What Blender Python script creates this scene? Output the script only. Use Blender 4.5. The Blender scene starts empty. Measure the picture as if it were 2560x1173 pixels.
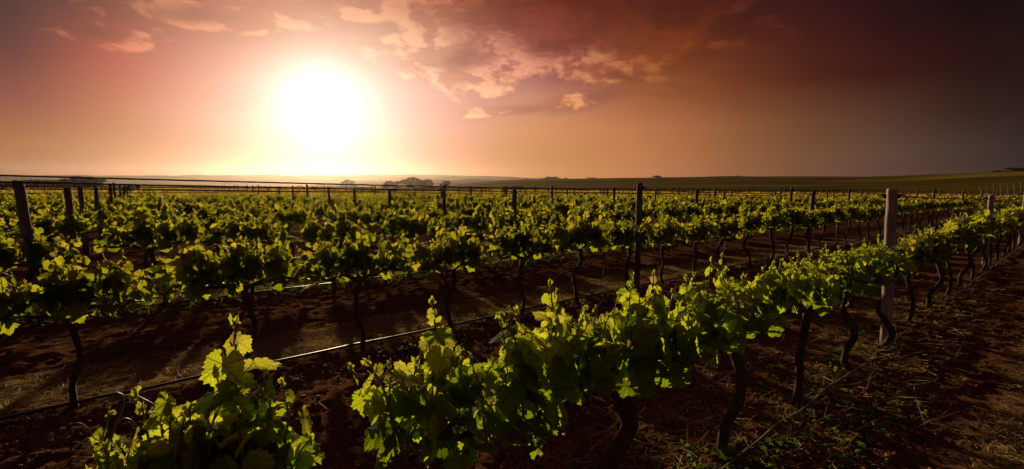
import bpy, math, random
import numpy as np
from mathutils import Matrix, Vector

# ------------------------------------------------------------------ camera
SC = bpy.context.scene
COL = SC.collection
H = 1.82                                  # eye height
F, CX, CY, H0, SLOPE = 1145.0, 1280.0, 586.5, 468.0, 0.0065
PITCH = math.atan((CY - H0) / F)
ROLL = math.atan(SLOPE)
cam = bpy.data.cameras.new('camera')
cam.sensor_width = 36.0
cam.lens = 36.0 * F / 2560.0
cam.clip_start, cam.clip_end = 0.05, 8000
camo = bpy.data.objects.new('camera', cam)
COL.objects.link(camo)
camo.matrix_world = Matrix.Translation((0, 0, H)) @ Matrix.Rotation(math.pi / 2 - PITCH, 4, 'X') @ Matrix.Rotation(ROLL, 4, 'Z')
SC.camera = camo
SC.view_settings.view_transform = 'Standard'
SC.view_settings.look = 'None'
SC.view_settings.exposure = 0.35
SC.view_settings.gamma = 1.0
SC.render.engine = 'CYCLES'
SC.cycles.use_denoising = True
SC.cycles.max_bounces = 8
SC.cycles.transmission_bounces = 6
SC.cycles.transparent_max_bounces = 6
SC.cycles.volume_bounces = 0

def ray(x, y):
    """unit world direction of a point of the 2560 x 1173 photograph"""
    c, s = math.cos(ROLL), math.sin(ROLL)
    dx, dy = x - CX, y - CY
    X, Yd = dx * c + dy * s, -dx * s + dy * c
    fw = F * math.cos(PITCH) - Yd * math.sin(PITCH)
    up = -(F * math.sin(PITCH) + Yd * math.cos(PITCH))
    n = math.sqrt(X * X + fw * fw + up * up)
    return X / n, fw / n, up / n

def at(x, y, dist):
    """world point seen at (x, y) whose ground distance is dist"""
    X, Y, Z = ray(x, y)
    k = dist / math.hypot(X, Y)
    return X * k, Y * k, H + Z * k

# ------------------------------------------------------------------ sun and sky
SUN_AZ, SUN_EL = math.radians(-22.2), math.radians(9.2)     # azimuth clockwise from +Y
sun_dir = Vector((math.sin(SUN_AZ) * math.cos(SUN_EL), math.cos(SUN_AZ) * math.cos(SUN_EL), math.sin(SUN_EL)))
sl = bpy.data.lights.new('sun', 'SUN')
sl.energy = 5.0
sl.angle = math.radians(0.6)
sl.color = (1.0, 0.78, 0.42)
so = bpy.data.objects.new('sun', sl)
so.rotation_euler = (-sun_dir).to_track_quat('-Z', 'Y').to_euler()
COL.objects.link(so)

def lin(c):
    c = np.asarray(c, float) / 255.0
    return np.where(c <= 0.04045, c / 12.92, ((c + 0.055) / 1.055) ** 2.4)

class NT:
    """small helper for building node trees"""
    def __init__(s, tree):
        s.t = tree; s.n = tree.nodes; s.n.clear()
    def new(s, kind, **kw):
        nd = s.n.new(kind)
        for k, v in kw.items(): setattr(nd, k, v)
        return nd
    def link(s, a, b): s.t.links.new(a, b)
    def put(s, sock, v):
        if isinstance(v, bpy.types.NodeSocket): s.t.links.new(v, sock)
        elif v is not None:
            if hasattr(sock.default_value, '__len__') and not hasattr(v, '__len__'):
                v = (v,) * 3
            if hasattr(v, '__len__') and len(sock.default_value) == 4 and len(v) == 3: v = tuple(v) + (1.0,)
            sock.default_value = v
    def m(s, op, a, b=None, c=None, clamp=False):
        nd = s.new('ShaderNodeMath', operation=op, use_clamp=clamp)
        s.put(nd.inputs[0], a)
        if b is not None: s.put(nd.inputs[1], b)
        if c is not None: s.put(nd.inputs[2], c)
        return nd.outputs[0]
    def vm(s, op, a, b=None):
        nd = s.new('ShaderNodeVectorMath', operation=op)
        s.put(nd.inputs[0], a)
        if b is not None: s.put(nd.inputs[1], b)
        return nd.outputs['Value' if op in ('DOT_PRODUCT', 'LENGTH') else 'Vector']
    def mix(s, f, a, b, blend='MIX'):
        nd = s.new('ShaderNodeMix', data_type='RGBA', blend_type=blend)
        s.put(nd.inputs[0], f); s.put(nd.inputs[6], a); s.put(nd.inputs[7], b)
        return nd.outputs[2]
    def mr(s, v, a, b, c=0.0, d=1.0, smooth=True):
        nd = s.new('ShaderNodeMapRange', interpolation_type='SMOOTHSTEP' if smooth else 'LINEAR')
        s.put(nd.inputs[0], v)
        for i, q in enumerate((a, b, c, d)): nd.inputs[i + 1].default_value = q
        return nd.outputs[0]
    def noise(s, vec, scale, detail=4, rough=0.55, dist=0.0, dim='3D'):
        nd = s.new('ShaderNodeTexNoise', noise_dimensions=dim)
        if vec is not None: s.put(nd.inputs['Vector'], vec)
        nd.inputs['Scale'].default_value = scale
        nd.inputs['Detail'].default_value = detail
        nd.inputs['Roughness'].default_value = rough
        nd.inputs['Distortion'].default_value = dist
        return nd.outputs['Fac']
    def ramp(s, f, stops, interp='LINEAR'):
        nd = s.new('ShaderNodeValToRGB')
        cr = nd.color_ramp; cr.interpolation = interp
        while len(cr.elements) < len(stops): cr.elements.new(0.5)
        for e, (p, c) in zip(cr.elements, stops):
            e.position = p
            e.color = tuple(c) + (1.0,) if len(c) == 3 else tuple(c)
        s.put(nd.inputs[0], f)
        return nd.outputs[0]
    def mapping(s, vec, scale=(1, 1, 1), rot=(0, 0, 0), loc=(0, 0, 0)):
        nd = s.new('ShaderNodeMapping')
        s.put(nd.inputs[0], vec)
        nd.inputs['Location'].default_value = loc
        nd.inputs['Rotation'].default_value = rot
        nd.inputs['Scale'].default_value = scale
        return nd.outputs[0]

# colours of the evening sky by direction: a table over the view, widened to the whole dome
SKX = [0, 320, 640, 960, 1280, 1600, 1920, 2240, 2560]
SKY_ = [10, 120, 240, 340, 430]
SKT = [
 [(25.1, 9.0, 33.3), (83.2, 20.5, 21.2), (149.3, 44.2, 33.5), (132.9, 38.9, 28.9), (122.4, 42.8, 10.5), (82.7, 28.4, 17.4), (37.4, 4.0, 16.5), (22.1, 2.0, 6.5), (1.7, 0.6, 0.8)],
 [(31.6, 14.3, 29.0), (170.1, 48.4, 49.2), (140.0, 78.0, 66.0), (173.3, 126.0, 110.0), (153.0, 76.2, 85.9), (122.7, 61.4, 20.4), (79.7, 27.0, 14.6), (47.9, 13.5, 12.9), (3.4, 1.3, 1.2)],
 [(94.8, 28.0, 50.9), (170.3, 60.2, 47.8), (203.4, 134.0, 132.0), (203.4, 152.0, 154.0), (198.4, 132.2, 109.0), (151.0, 84.0, 43.6), (86.5, 39.9, 19.0), (53.0, 6.4, 4.3), (7.0, 3.4, 2.8)],
 [(155.7, 81.8, 32.6), (170.3, 119.9, 67.8), (198.0, 124.0, 128.0), (203.4, 138.0, 146.0), (209.2, 140.8, 89.0), (191.3, 117.8, 74.1), (127.9, 82.6, 47.9), (91.1, 69.6, 53.9), (15.2, 24.6, 26.4)],
 [(88.4, 36.6, 15.1), (138.4, 54.6, 31.6), (187.4, 75.6, 60.3), (187.4, 80.2, 69.9), (177.2, 115.6, 48.1), (184.8, 114.8, 67.4), (117.9, 73.6, 47.4), (70.3, 48.3, 51.1), (12.8, 9.0, 32.0)],
]
def sky_table(az, el):
    """linear colour for azimuth, elevation in degrees"""
    a = math.radians(az); e = math.radians(el)
    dark = lin((100, 74, 78)); high = lin((58, 34, 46))
    aa = max(-48, min(48, az))
    ar = math.radians(aa)
    X, Y, Z = math.sin(ar) * math.cos(e), math.cos(ar) * math.cos(e), math.sin(e)
    px = CX + F * X / Y
    upc = Z * math.cos(PITCH) + Y * math.sin(PITCH); fwc = Y * math.cos(PITCH) - Z * math.sin(PITCH)
    px = CX + F * X / fwc; py = CY - F * upc / fwc
    px = max(0, min(2560, px)); pyc = max(10, min(430, py))
    i = min(7, int(px // 320)); u = (px - 320 * i) / 320
    j = 0
    while j < 3 and pyc > SKY_[j + 1]: j += 1
    v = (pyc - SKY_[j]) / (SKY_[j + 1] - SKY_[j])
    T = lambda jj, ii: lin(SKT[jj][ii])
    c = (T(j, i) * (1 - u) + T(j, i + 1) * u) * (1 - v) + (T(j + 1, i) * (1 - u) + T(j + 1, i + 1) * u) * v
    side = min(1.0, max(0.0, (abs(az) - 48) / 50.0))
    return c * (1 - side) + dark * side

world = bpy.data.worlds.new('World')
SC.world = world
world.use_nodes = True
w = NT(world.node_tree)
tc = w.new('ShaderNodeTexCoord').outputs['Generated']
dirn = w.vm('NORMALIZE', tc)
sep = w.new('ShaderNodeSeparateXYZ'); w.link(dirn, sep.inputs[0])
dx, dy, dz = sep.outputs
az = w.m('ARCTAN2', dx, dy)                                  # radians, 0 straight ahead
el = w.m('ARCSINE', dz)
u_az = w.m('MULTIPLY_ADD', az, 1 / (2 * math.pi), 0.5)
AZS = [-180, -110, -75, -54, -46, -40, -34, -28, -22, -16, -10, -4, 2, 8, 14, 20, 26, 32, 38, 44, 50, 56, 75, 110, 180]
ELS = [0.5, 3.5, 7, 11, 15.5, 21]
bands = [w.ramp(u_az, [((a + 180) / 360, tuple(sky_table(a, e))) for a in AZS], 'EASE' if False else 'LINEAR') for e in ELS]
base = bands[0]
for k in range(1, len(ELS)):
    f = w.mr(el, math.radians(ELS[k - 1]), math.radians(ELS[k]), smooth=False)
    base = w.mix(f, base, bands[k])
# zenith
base = w.mix(w.mr(el, math.radians(22), math.radians(50)), base, tuple(lin((50, 30, 42))))
# the glare round the sun itself
cosang = w.vm('DOT_PRODUCT', dirn, tuple(sun_dir))
ang = w.m('MULTIPLY', w.m('ARCCOSINE', w.m('MINIMUM', cosang, 0.99999)), 180 / math.pi)
g1 = w.m('EXPONENT', w.m('MULTIPLY', w.m('POWER', w.m('DIVIDE', ang, 3.7), 1.45), -1.0))
g2 = w.m('EXPONENT', w.m('MULTIPLY', w.m('POWER', w.m('DIVIDE', ang, 13.0), 2.0), -1.0))
# clouds: noise on a high flat layer, present only in the parts of the sky where the photograph has them
def blob(azd, eld, sa, se, gain=1.0, tilt=0.0):
    a = w.m('SUBTRACT', az, math.radians(azd)); e = w.m('SUBTRACT', el, math.radians(eld))
    if tilt: e = w.m('SUBTRACT', e, w.m('MULTIPLY', a, tilt))
    q = w.m('ADD', w.m('POWER', w.m('DIVIDE', a, math.radians(sa)), 2.0), w.m('POWER', w.m('DIVIDE', e, math.radians(se)), 2.0))
    return w.m('MULTIPLY', w.m('EXPONENT', w.m('MULTIPLY', q, -1.0)), gain)
plane = w.vm('DIVIDE', dirn, None)
comb = w.new('ShaderNodeCombineXYZ')
den = w.m('ADD', w.m('MAXIMUM', dz, 0.0), 0.13)
w.link(w.m('DIVIDE', dx, den), comb.inputs[0]); w.link(w.m('DIVIDE', dy, den), comb.inputs[1])
pl = w.mapping(comb.outputs[0], scale=(1.0, 1.15, 1), rot=(0, 0, math.radians(-18)), loc=(3.3, 1.7, 0))
warp = w.noise(pl, 1.6, 3, 0.5)
plw = w.vm('ADD', pl, w.vm('MULTIPLY', w.new('ShaderNodeTexNoise').outputs['Color'], (0.0, 0.0, 0.0)))
sph = w.mapping(dirn, scale=(1.0, 1.0, 2.1), rot=(0, math.radians(7), 0), loc=(2.3, 1.1, 0.7))
nA = w.noise(sph, 10.5, 9, 0.60, 0.25)
nB = w.noise(sph, 4.0, 3, 0.5, 0.2)
nS = w.noise(w.vm('ADD', sph, tuple(sun_dir * 0.035 + Vector((-0.012, 0, -0.03)))), 10.5, 5, 0.60, 0.25)
masks = [blob(-33, 16.4, 9, 1.4, 1.45, 0.12), blob(-42, 13.4, 5.0, 1.1, 1.45), blob(-20, 18.5, 7, 1.3, 0.9), blob(-9, 20, 6, 2, 0.9),
         blob(8, 20.0, 18, 5.8, 2.5), blob(-6, 15.2, 9, 4.4, 1.4), blob(8, 15.0, 10, 3.6, 1.25), blob(8, 10.3, 6, 1.5, 1.0, 0.16), blob(-1, 9.2, 9, 0.7, 1.0, 0.06), blob(34, 20, 8, 1.2, 0.5)]
cover = masks[0]
for b in masks[1:]: cover = w.m('MAXIMUM', cover, b)
dens = w.m('ADD', w.m('MULTIPLY', nA, 0.85), w.m('MULTIPLY', nB, 0.5))
dens = w.m('SUBTRACT', w.m('ADD', dens, w.m('MULTIPLY', cover, 0.30)), 0.84)
alpha = w.m('MULTIPLY', w.mr(dens, -0.02, 0.10), w.mr(cover, 0.12, 0.45))
core = w.mr(dens, 0.10, 0.36)
rim = w.mr(w.m('SUBTRACT', nA, nS), -0.06, 0.09)
lit = w.mix(1.0, base, (1.5, 1.62, 1.25), 'MULTIPLY')
lit = w.mix(w.mr(az, math.radians(6), math.radians(20), 1.0, 0.0), lit, w.mix(1.0, lit, (0.16, 0.092, 0.042), 'ADD'))
dark = w.mix(1.0, base, (0.66, 0.46, 0.36), 'MULTIPLY')
gaps = w.mix(w.m('MULTIPLY', w.mr(cover, 0.2, 0.9), w.mr(az, math.radians(-8), math.radians(2))), base, w.mix(1.0, base, (0.74, 0.66, 0.80), 'MULTIPLY'))
mid = w.mix(1.0, base, (1.05, 0.88, 0.72), 'MULTIPLY')
ccol = w.mix(core, w.mix(rim, mid, lit), w.mix(w.m('MULTIPLY', rim, 0.55), dark, mid))
skyc = w.mix(w.m('MULTIPLY', alpha, 0.95), gaps, ccol)
# broad soft folds in the dark bank
nC = w.noise(w.mapping(plw, scale=(0.5, 1.6, 1)), 0.9, 3, 0.5, 0.3)
fold = w.mix(w.m('MULTIPLY', w.mr(el, math.radians(7), math.radians(13)), w.mr(az, math.radians(-4), math.radians(14))), (1, 1, 1), w.ramp(nC, [(0.3, (0.70, 0.68, 0.70)), (0.7, (1.25, 1.22, 1.2))]))
skyc = w.mix(1.0, skyc, fold, 'MULTIPLY')
gv = w.new('ShaderNodeVectorMath', operation='SCALE'); gv.inputs[0].default_value = (1.0, 1.0, 1.08); w.link(g1, gv.inputs['Scale'])
gv2 = w.new('ShaderNodeVectorMath', operation='SCALE'); gv2.inputs[0].default_value = (0.34, 0.27, 0.18); w.link(g2, gv2.inputs['Scale'])
skyc = w.vm('ADD', w.vm('ADD', skyc, gv.outputs[0]), gv2.outputs[0])
ground_dark = w.mr(el, math.radians(-2.0), math.radians(0.0))
skyc = w.mix(ground_dark, (0.01, 0.006, 0.004), skyc)
# physical sky underneath
nsky = w.new('ShaderNodeTexSky', sky_type='NISHITA')
nsky.sun_disc = False
nsky.sun_elevation = SUN_EL
nsky.sun_rotation = SUN_AZ
nsky.dust_density = 3.0
nish = w.mix(1.0, nsky.outputs[0], (0.014, 0.007, 0.009), 'MULTIPLY')
tot = w.vm('ADD', w.vm('MULTIPLY', skyc, (10.0, 10.0, 10.0)), nish)
bg = w.new('ShaderNodeBackground'); bg.inputs['Strength'].default_value = 0.0785
w.link(tot, bg.inputs['Color'])
wo = w.new('ShaderNodeOutputWorld'); w.link(bg.outputs[0], wo.inputs[0])
for nd in [n for n in w.n if n.type == 'VECT_MATH' and n.operation == 'DIVIDE' and not any(o.is_linked for o in n.outputs)]: w.n.remove(nd)

# ------------------------------------------------------------------ helpers
rng = np.random.default_rng(11)
random.seed(5)
TH = math.radians(51.7)                                     # rows run this far clockwise of the view
U = np.array([math.sin(TH), math.cos(TH)]); N = np.array([-math.cos(TH), math.sin(TH)])
ROWROT = math.atan2(U[1], U[0])
D0, DS, T1, TP = 1.42, 3.52, 6.75, 7.95                     # first row offset, row spacing, first post, post spacing
def row_xy(d, t):
    p = d * N + t * U
    return float(p[0]), float(p[1])

def tag(o, label=None, cat=None, group=None, kind=None):
    if label: o['label'] = label
    if cat: o['category'] = cat
    if group: o['group'] = group
    if kind: o['kind'] = kind
    return o

class MB:
    """collects vertices and faces (grouped by vertex count) and links them as one mesh object"""
    def __init__(s): s.v = []; s.n = 0; s.f = []; s.mat = []; s.uv = []; s.rnd = []
    def add(s, v, faces, mat=0, uv=None, rnd=0.0):
        v = np.asarray(v, float)
        s.v.append(v)
        fl = faces if isinstance(faces, list) else [faces]
        for f in fl:
            f = np.asarray(f, int)
            s.f.append(f + s.n); s.mat.append(np.full(len(f), mat, int))
        s.uv.append(np.zeros((len(v), 2)) if uv is None else uv)
        s.rnd.append(np.full(len(v), rnd, float) if np.isscalar(rnd) else rnd)
        s.n += len(v)
    def mesh(s, name, mats, smooth=True, attrs=True):
        me = bpy.data.meshes.new(name)
        V = np.concatenate(s.v).astype(np.float32)
        loops = np.concatenate([f.reshape(-1) for f in s.f]).astype(np.int32)
        cnt = np.concatenate([np.full(len(f), f.shape[1]) for f in s.f])
        start = np.concatenate([[0], np.cumsum(cnt)[:-1]]).astype(np.int32)
        me.vertices.add(len(V)); me.vertices.foreach_set('co', V.reshape(-1))
        me.loops.add(len(loops)); me.loops.foreach_set('vertex_index', loops)
        me.polygons.add(len(cnt)); me.polygons.foreach_set('loop_start', start)
        me.polygons.foreach_set('material_index', np.concatenate(s.mat).astype(np.int32))
        me.polygons.foreach_set('use_smooth', np.full(len(cnt), smooth))
        if attrs:
            uvl = me.uv_layers.new(name='UVMap')
            uvl.data.foreach_set('uv', np.concatenate(s.uv)[loops].astype(np.float32).reshape(-1))
            a = me.attributes.new('rnd', 'FLOAT', 'POINT')
            a.data.foreach_set('value', np.concatenate(s.rnd).astype(np.float32))
        me.update(); me.validate()
        for m_ in (mats if isinstance(mats, (list, tuple)) else [mats]): me.materials.append(m_)
        return me
    def build(s, name, mats, parent=None, smooth=True, loc=None, rotz=None):
        o = bpy.data.objects.new(name, s.mesh(name, mats, smooth))
        COL.objects.link(o)
        if parent: o.parent = parent
        if loc is not None: o.location = loc
        if rotz is not None: o.rotation_euler = (0, 0, rotz)
        return o

def empty(name, loc, rz=0.0, scale=1.0):
    o = bpy.data.objects.new(name, None); o.empty_display_size = 0.1
    COL.objects.link(o); o.location = loc; o.rotation_euler = (0, 0, rz); o.scale = (scale,) * 3
    return o

def tube(pts, rad, sides=8, rough=0.0, caps=True, rs=None, twist=0.0):
    """swept tube: vertices and [quads, cap faces]"""
    pts = np.asarray(pts, float); k = len(pts)
    rad = np.broadcast_to(np.asarray(rad, float), (k,))
    tan = np.gradient(pts, axis=0); tan /= np.linalg.norm(tan, axis=1)[:, None] + 1e-12
    ref = np.array([0, 0, 1.0]) if abs(tan[0][2]) < 0.9 else np.array([1.0, 0, 0])
    a = np.cross(tan, ref); a /= np.linalg.norm(a, axis=1)[:, None] + 1e-12
    for i in range(1, k):
        b0 = a[i - 1] - tan[i] * (a[i - 1] @ tan[i]); a[i] = b0 / (np.linalg.norm(b0) + 1e-12)
    b = np.cross(tan, a)
    ph = np.linspace(0, 2 * np.pi, sides, endpoint=False)
    R = rad[:, None] * np.ones(sides)
    if rough:
        r_ = rs if rs is not None else rng
        R = R * (1 + rough * (r_.standard_normal((k, sides)) * 0.5 + r_.standard_normal(sides)[None, :] * 0.6))
    phm = ph[None, :] + twist * np.linspace(0, 1, k)[:, None]
    v = pts[:, None, :] + R[..., None] * (np.cos(phm)[..., None] * a[:, None, :] + np.sin(phm)[..., None] * b[:, None, :])
    i = np.arange(k - 1)[:, None] * sides; j = np.arange(sides)[None, :]; j2 = (j + 1) % sides
    q = np.stack([i + j, i + j2, i + sides + j2, i + sides + j], -1).reshape(-1, 4)
    fs = [q]
    if caps: fs.append(np.array([list(range(sides))[::-1], list(range((k - 1) * sides, k * sides))]))
    return v.reshape(-1, 3), fs

def smooth_path(ctrl, n):
    """Catmull-Rom through control points"""
    c = np.asarray(ctrl, float); c = np.vstack([2 * c[0] - c[1], c, 2 * c[-1] - c[-2]])
    t = np.linspace(0, len(c) - 3 - 1e-6, n); i = t.astype(int); u = (t - i)[:, None]
    p0, p1, p2, p3 = c[i], c[i + 1], c[i + 2], c[i + 3]
    return 0.5 * (2 * p1 + (p2 - p0) * u + (2 * p0 - 5 * p1 + 4 * p2 - p3) * u ** 2 + (3 * p1 - p0 - 3 * p2 + p3) * u ** 3)

def box(cx, cy, cz, sx, sy, sz):
    v = np.array([[x, y, z] for z in (-1, 1) for y in (-1, 1) for x in (-1, 1)], float) * [sx / 2, sy / 2, sz / 2] + [cx, cy, cz]
    return v, np.array([[0, 2, 3, 1], [4, 5, 7, 6], [0, 1, 5, 4], [2, 6, 7, 3], [0, 4, 6, 2], [1, 3, 7, 5]])

def vnoise(x, y, seed=0):
    """cheap smooth value noise on arrays"""
    xi, yi = np.floor(x).astype(np.int64), np.floor(y).astype(np.int64); fx, fy = x - xi, y - yi
    fx, fy = fx * fx * (3 - 2 * fx), fy * fy * (3 - 2 * fy)
    def h(a, b):
        n = (a * 374761393 + b * 668265263 + seed * 974711) & 0x7fffffff
        n = ((n ^ (n >> 13)) * 1274126177) & 0x7fffffff
        return ((n ^ (n >> 16)) & 0xffff) / 65535.0
    return (h(xi, yi) * (1 - fx) + h(xi + 1, yi) * fx) * (1 - fy) + (h(xi, yi + 1) * (1 - fx) + h(xi + 1, yi + 1) * fx) * fy

# ------------------------------------------------------------------ materials
def material(name):
    m = bpy.data.materials.new(name); m.use_nodes = True
    t = NT(m.node_tree)
    out = t.new('ShaderNodeOutputMaterial')
    return m, t, out

def principled(t, color, rough=0.8, spec=0.3, normal=None):
    p = t.new('ShaderNodeBsdfPrincipled')
    t.put(p.inputs['Base Color'], color); t.put(p.inputs['Roughness'], rough)
    p.inputs['Specular IOR Level'].default_value = spec
    if normal is not None: t.link(normal, p.inputs['Normal'])
    return p

def bump(t, h, strength=0.5, dist=0.01):
    b = t.new('ShaderNodeBump'); b.inputs['Strength'].default_value = strength; b.inputs['Distance'].default_value = dist
    t.link(h, b.inputs['Height']); return b.outputs[0]

def leaf_material(name, detailed, tint=None):
    m, t, out = material(name)
    rnd = t.new('ShaderNodeAttribute', attribute_name='rnd').outputs['Fac']
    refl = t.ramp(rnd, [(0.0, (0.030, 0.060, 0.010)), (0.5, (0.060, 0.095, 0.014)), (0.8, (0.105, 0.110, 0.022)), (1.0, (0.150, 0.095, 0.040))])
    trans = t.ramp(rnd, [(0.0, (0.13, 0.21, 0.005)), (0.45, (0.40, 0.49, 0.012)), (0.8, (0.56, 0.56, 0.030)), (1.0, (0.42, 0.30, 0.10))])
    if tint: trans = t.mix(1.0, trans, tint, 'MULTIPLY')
    nrm = None
    if detailed:
        uv = t.new('ShaderNodeUVMap').outputs[0]
        s = t.new('ShaderNodeSeparateXYZ'); t.link(uv, s.inputs[0])
        x, y = t.m('SUBTRACT', s.outputs[0], 2.0), t.m('SUBTRACT', s.outputs[1], 2.0)
        r = t.m('SQRT', t.m('ADD', t.m('MULTIPLY', x, x), t.m('MULTIPLY', y, y)))
        ph = t.m('ABSOLUTE', t.m('ARCTAN2', x, y))
        near = t.m('ADD', t.m('MULTIPLY', t.m('GREATER_THAN', ph, 0.45), 0.88), t.m('MULTIPLY', t.m('GREATER_THAN', ph, 1.38), 1.0))
        de = t.m('SUBTRACT', ph, near)
        along = t.m('MULTIPLY', r, t.m('COSINE', de)); across = t.m('MULTIPLY', r, t.m('ABSOLUTE', t.m('SINE', de)))
        main = t.mr(across, 0.016, 0.040, 1.0, 0.0)
        fr = t.m('PINGPONG', t.m('SUBTRACT', t.m('MULTIPLY', along, 6.0), t.m('MULTIPLY', across, 5.2)), 0.5)
        sec = t.m('MULTIPLY', t.mr(fr, 0.04, 0.13, 1.0, 0.0), 0.6)
        vein = t.m('MAXIMUM', main, sec)
        nz = t.noise(uv, 9.0, 4, 0.6)
        mott = t.ramp(nz, [(0.3, (0.74, 0.78, 0.8)), (0.7, (1.15, 1.12, 1.0))])
        trans = t.mix(1.0, trans, mott, 'MULTIPLY')
        trans = t.mix(t.m('MULTIPLY', vein, 0.55), trans, (0.10, 0.14, 0.01))
        refl = t.mix(t.m('MULTIPLY', vein, 0.5), refl, (0.13, 0.15, 0.05))
        hgt = t.m('ADD', t.m('MULTIPLY', vein, -1.0), t.m('MULTIPLY', t.noise(uv, 14.0, 2, 0.5), 0.9))
        nrm = bump(t, hgt, 0.55, 0.006)
    p = principled(t, refl, 0.6, 0.03, nrm)
    tr = t.new('ShaderNodeBsdfTranslucent'); t.put(tr.inputs[0], trans)
    if nrm is not None: t.link(nrm, tr.inputs['Normal'])
    mx = t.new('ShaderNodeMixShader'); mx.inputs[0].default_value = 0.68
    t.link(p.outputs[0], mx.inputs[1]); t.link(tr.outputs[0], mx.inputs[2]); t.link(mx.outputs[0], out.inputs[0])
    return m

M = {}
M['leaf'] = leaf_material('vine_leaf', True)
M['leaf_mid'] = leaf_material('vine_leaf_mid', True, (0.92, 0.76, 0.9))
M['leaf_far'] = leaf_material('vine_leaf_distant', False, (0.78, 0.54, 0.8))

def simple(name, stops, scale, rough=0.8, spec=0.3, stretch=(1, 1, 1), bumps=0.4, bdist=0.01, detail=5, coord='Object'):
    m, t, out = material(name)
    v = t.mapping(t.new('ShaderNodeTexCoord').outputs[coord], scale=stretch)
    n = t.noise(v, scale, detail, 0.6, 0.2)
    p = principled(t, t.ramp(n, stops), rough, spec, bump(t, n, bumps, bdist))
    t.link(p.outputs[0], out.inputs[0])
    M[name] = m
    return m
simple('bark', [(0.3, (0.020, 0.011, 0.007)), (0.55, (0.055, 0.033, 0.021)), (0.8, (0.12, 0.08, 0.055))], 60, 0.9, 0.2, (1, 1, 0.16), 1.0, 0.008)
simple('cane', [(0.3, (0.085, 0.115, 0.022)), (0.7, (0.16, 0.18, 0.045))], 30, 0.5, 0.4, (1, 1, 0.2), 0.2, 0.002)
simple('drip_tube', [(0.3, (0.014, 0.012, 0.012)), (0.7, (0.034, 0.028, 0.026))], 20, 0.46, 0.25, (1, 1, 1), 0.15, 0.001)
simple('grey_tube', [(0.3, (0.07, 0.06, 0.055)), (0.7, (0.16, 0.13, 0.12))], 25, 0.55, 0.4)
simple('wire', [(0.3, (0.012, 0.010, 0.010)), (0.7, (0.030, 0.026, 0.025))], 15, 0.55, 0.25)
simple('clip', [(0.3, (0.010, 0.010, 0.011)), (0.7, (0.022, 0.021, 0.022))], 40, 0.5, 0.4)
simple('stone', [(0.25, (0.09, 0.036, 0.018)), (0.5, (0.20, 0.085, 0.042)), (0.8, (0.34, 0.20, 0.12))], 40, 0.85, 0.06, bdist=0.004)
simple('straw', [(0.3, (0.11, 0.070, 0.032)), (0.7, (0.26, 0.18, 0.09))], 3.0, 0.6, 0.3, coord='Generated')
simple('twig', [(0.3, (0.07, 0.045, 0.028)), (0.7, (0.22, 0.16, 0.10))], 14, 0.7, 0.3)
simple('eucalypt_bark', [(0.3, (0.03, 0.022, 0.016)), (0.7, (0.10, 0.08, 0.06))], 3, 0.9, 0.2)
simple('tin', [(0.3, (0.34, 0.32, 0.33)), (0.7, (0.50, 0.48, 0.48))], 3, 0.4, 0.5)
simple('painted_wall', [(0.3, (0.20, 0.16, 0.13)), (0.7, (0.30, 0.25, 0.20))], 2, 0.8, 0.2)

# weathered timber posts: pale ones in the front row, same wood behind, vignette and low exposure painted into its colour
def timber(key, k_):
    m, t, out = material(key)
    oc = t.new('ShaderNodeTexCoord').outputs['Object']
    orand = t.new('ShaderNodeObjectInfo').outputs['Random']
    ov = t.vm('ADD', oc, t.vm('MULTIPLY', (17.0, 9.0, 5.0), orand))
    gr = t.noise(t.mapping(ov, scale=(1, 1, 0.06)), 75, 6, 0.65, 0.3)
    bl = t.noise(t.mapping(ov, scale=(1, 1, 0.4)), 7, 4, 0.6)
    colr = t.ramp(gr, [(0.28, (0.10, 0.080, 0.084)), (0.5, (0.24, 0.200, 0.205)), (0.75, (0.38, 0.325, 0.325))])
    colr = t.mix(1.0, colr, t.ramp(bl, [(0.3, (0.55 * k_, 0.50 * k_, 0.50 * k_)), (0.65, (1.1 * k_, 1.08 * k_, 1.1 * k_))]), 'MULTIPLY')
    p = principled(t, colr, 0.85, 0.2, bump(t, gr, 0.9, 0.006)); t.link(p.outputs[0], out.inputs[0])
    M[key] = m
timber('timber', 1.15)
timber('dimmed_timber', 0.42)

# soil: red gravelly loam in the vineyard, dry pasture beyond it
m, t, out = material('soil')
geo = t.new('ShaderNodeNewGeometry').outputs['Position']
n1 = t.noise(geo, 0.9, 5, 0.6); n2 = t.noise(geo, 22, 6, 0.7); n3 = t.noise(geo, 120, 3, 0.6)
vor = t.new('ShaderNodeTexVoronoi'); vor.inputs['Scale'].default_value = 55; t.link(geo, vor.inputs['Vector'])
soilc = t.ramp(n2, [(0.28, (0.036, 0.0165, 0.0095)), (0.5, (0.105, 0.049, 0.028)), (0.78, (0.22, 0.112, 0.066))])
soilc = t.mix(1.0, soilc, t.ramp(n1, [(0.3, (0.65, 0.62, 0.6)), (0.7, (1.25, 1.2, 1.15))]), 'MULTIPLY')
peb = t.mr(vor.outputs['Distance'], 0.05, 0.28, 1.0, 0.0)
pc = t.new('ShaderNodeSeparateColor'); t.link(vor.outputs['Color'], pc.inputs[0])
peb = t.m('MULTIPLY', peb, t.m('GREATER_THAN', pc.outputs[0], 0.55))
soilc = t.mix(t.m('MULTIPLY', peb, 0.7), soilc, (0.24, 0.105, 0.052))
dd = t.vm('DOT_PRODUCT', geo, (float(N[0]), float(N[1]), 0.0)); tt = t.vm('DOT_PRODUCT', geo, (float(U[0]), float(U[1]), 0.0))
jit = t.m('MULTIPLY_ADD', t.noise(geo, 1.7, 4, 0.6), 1.2, -0.6)
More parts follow.
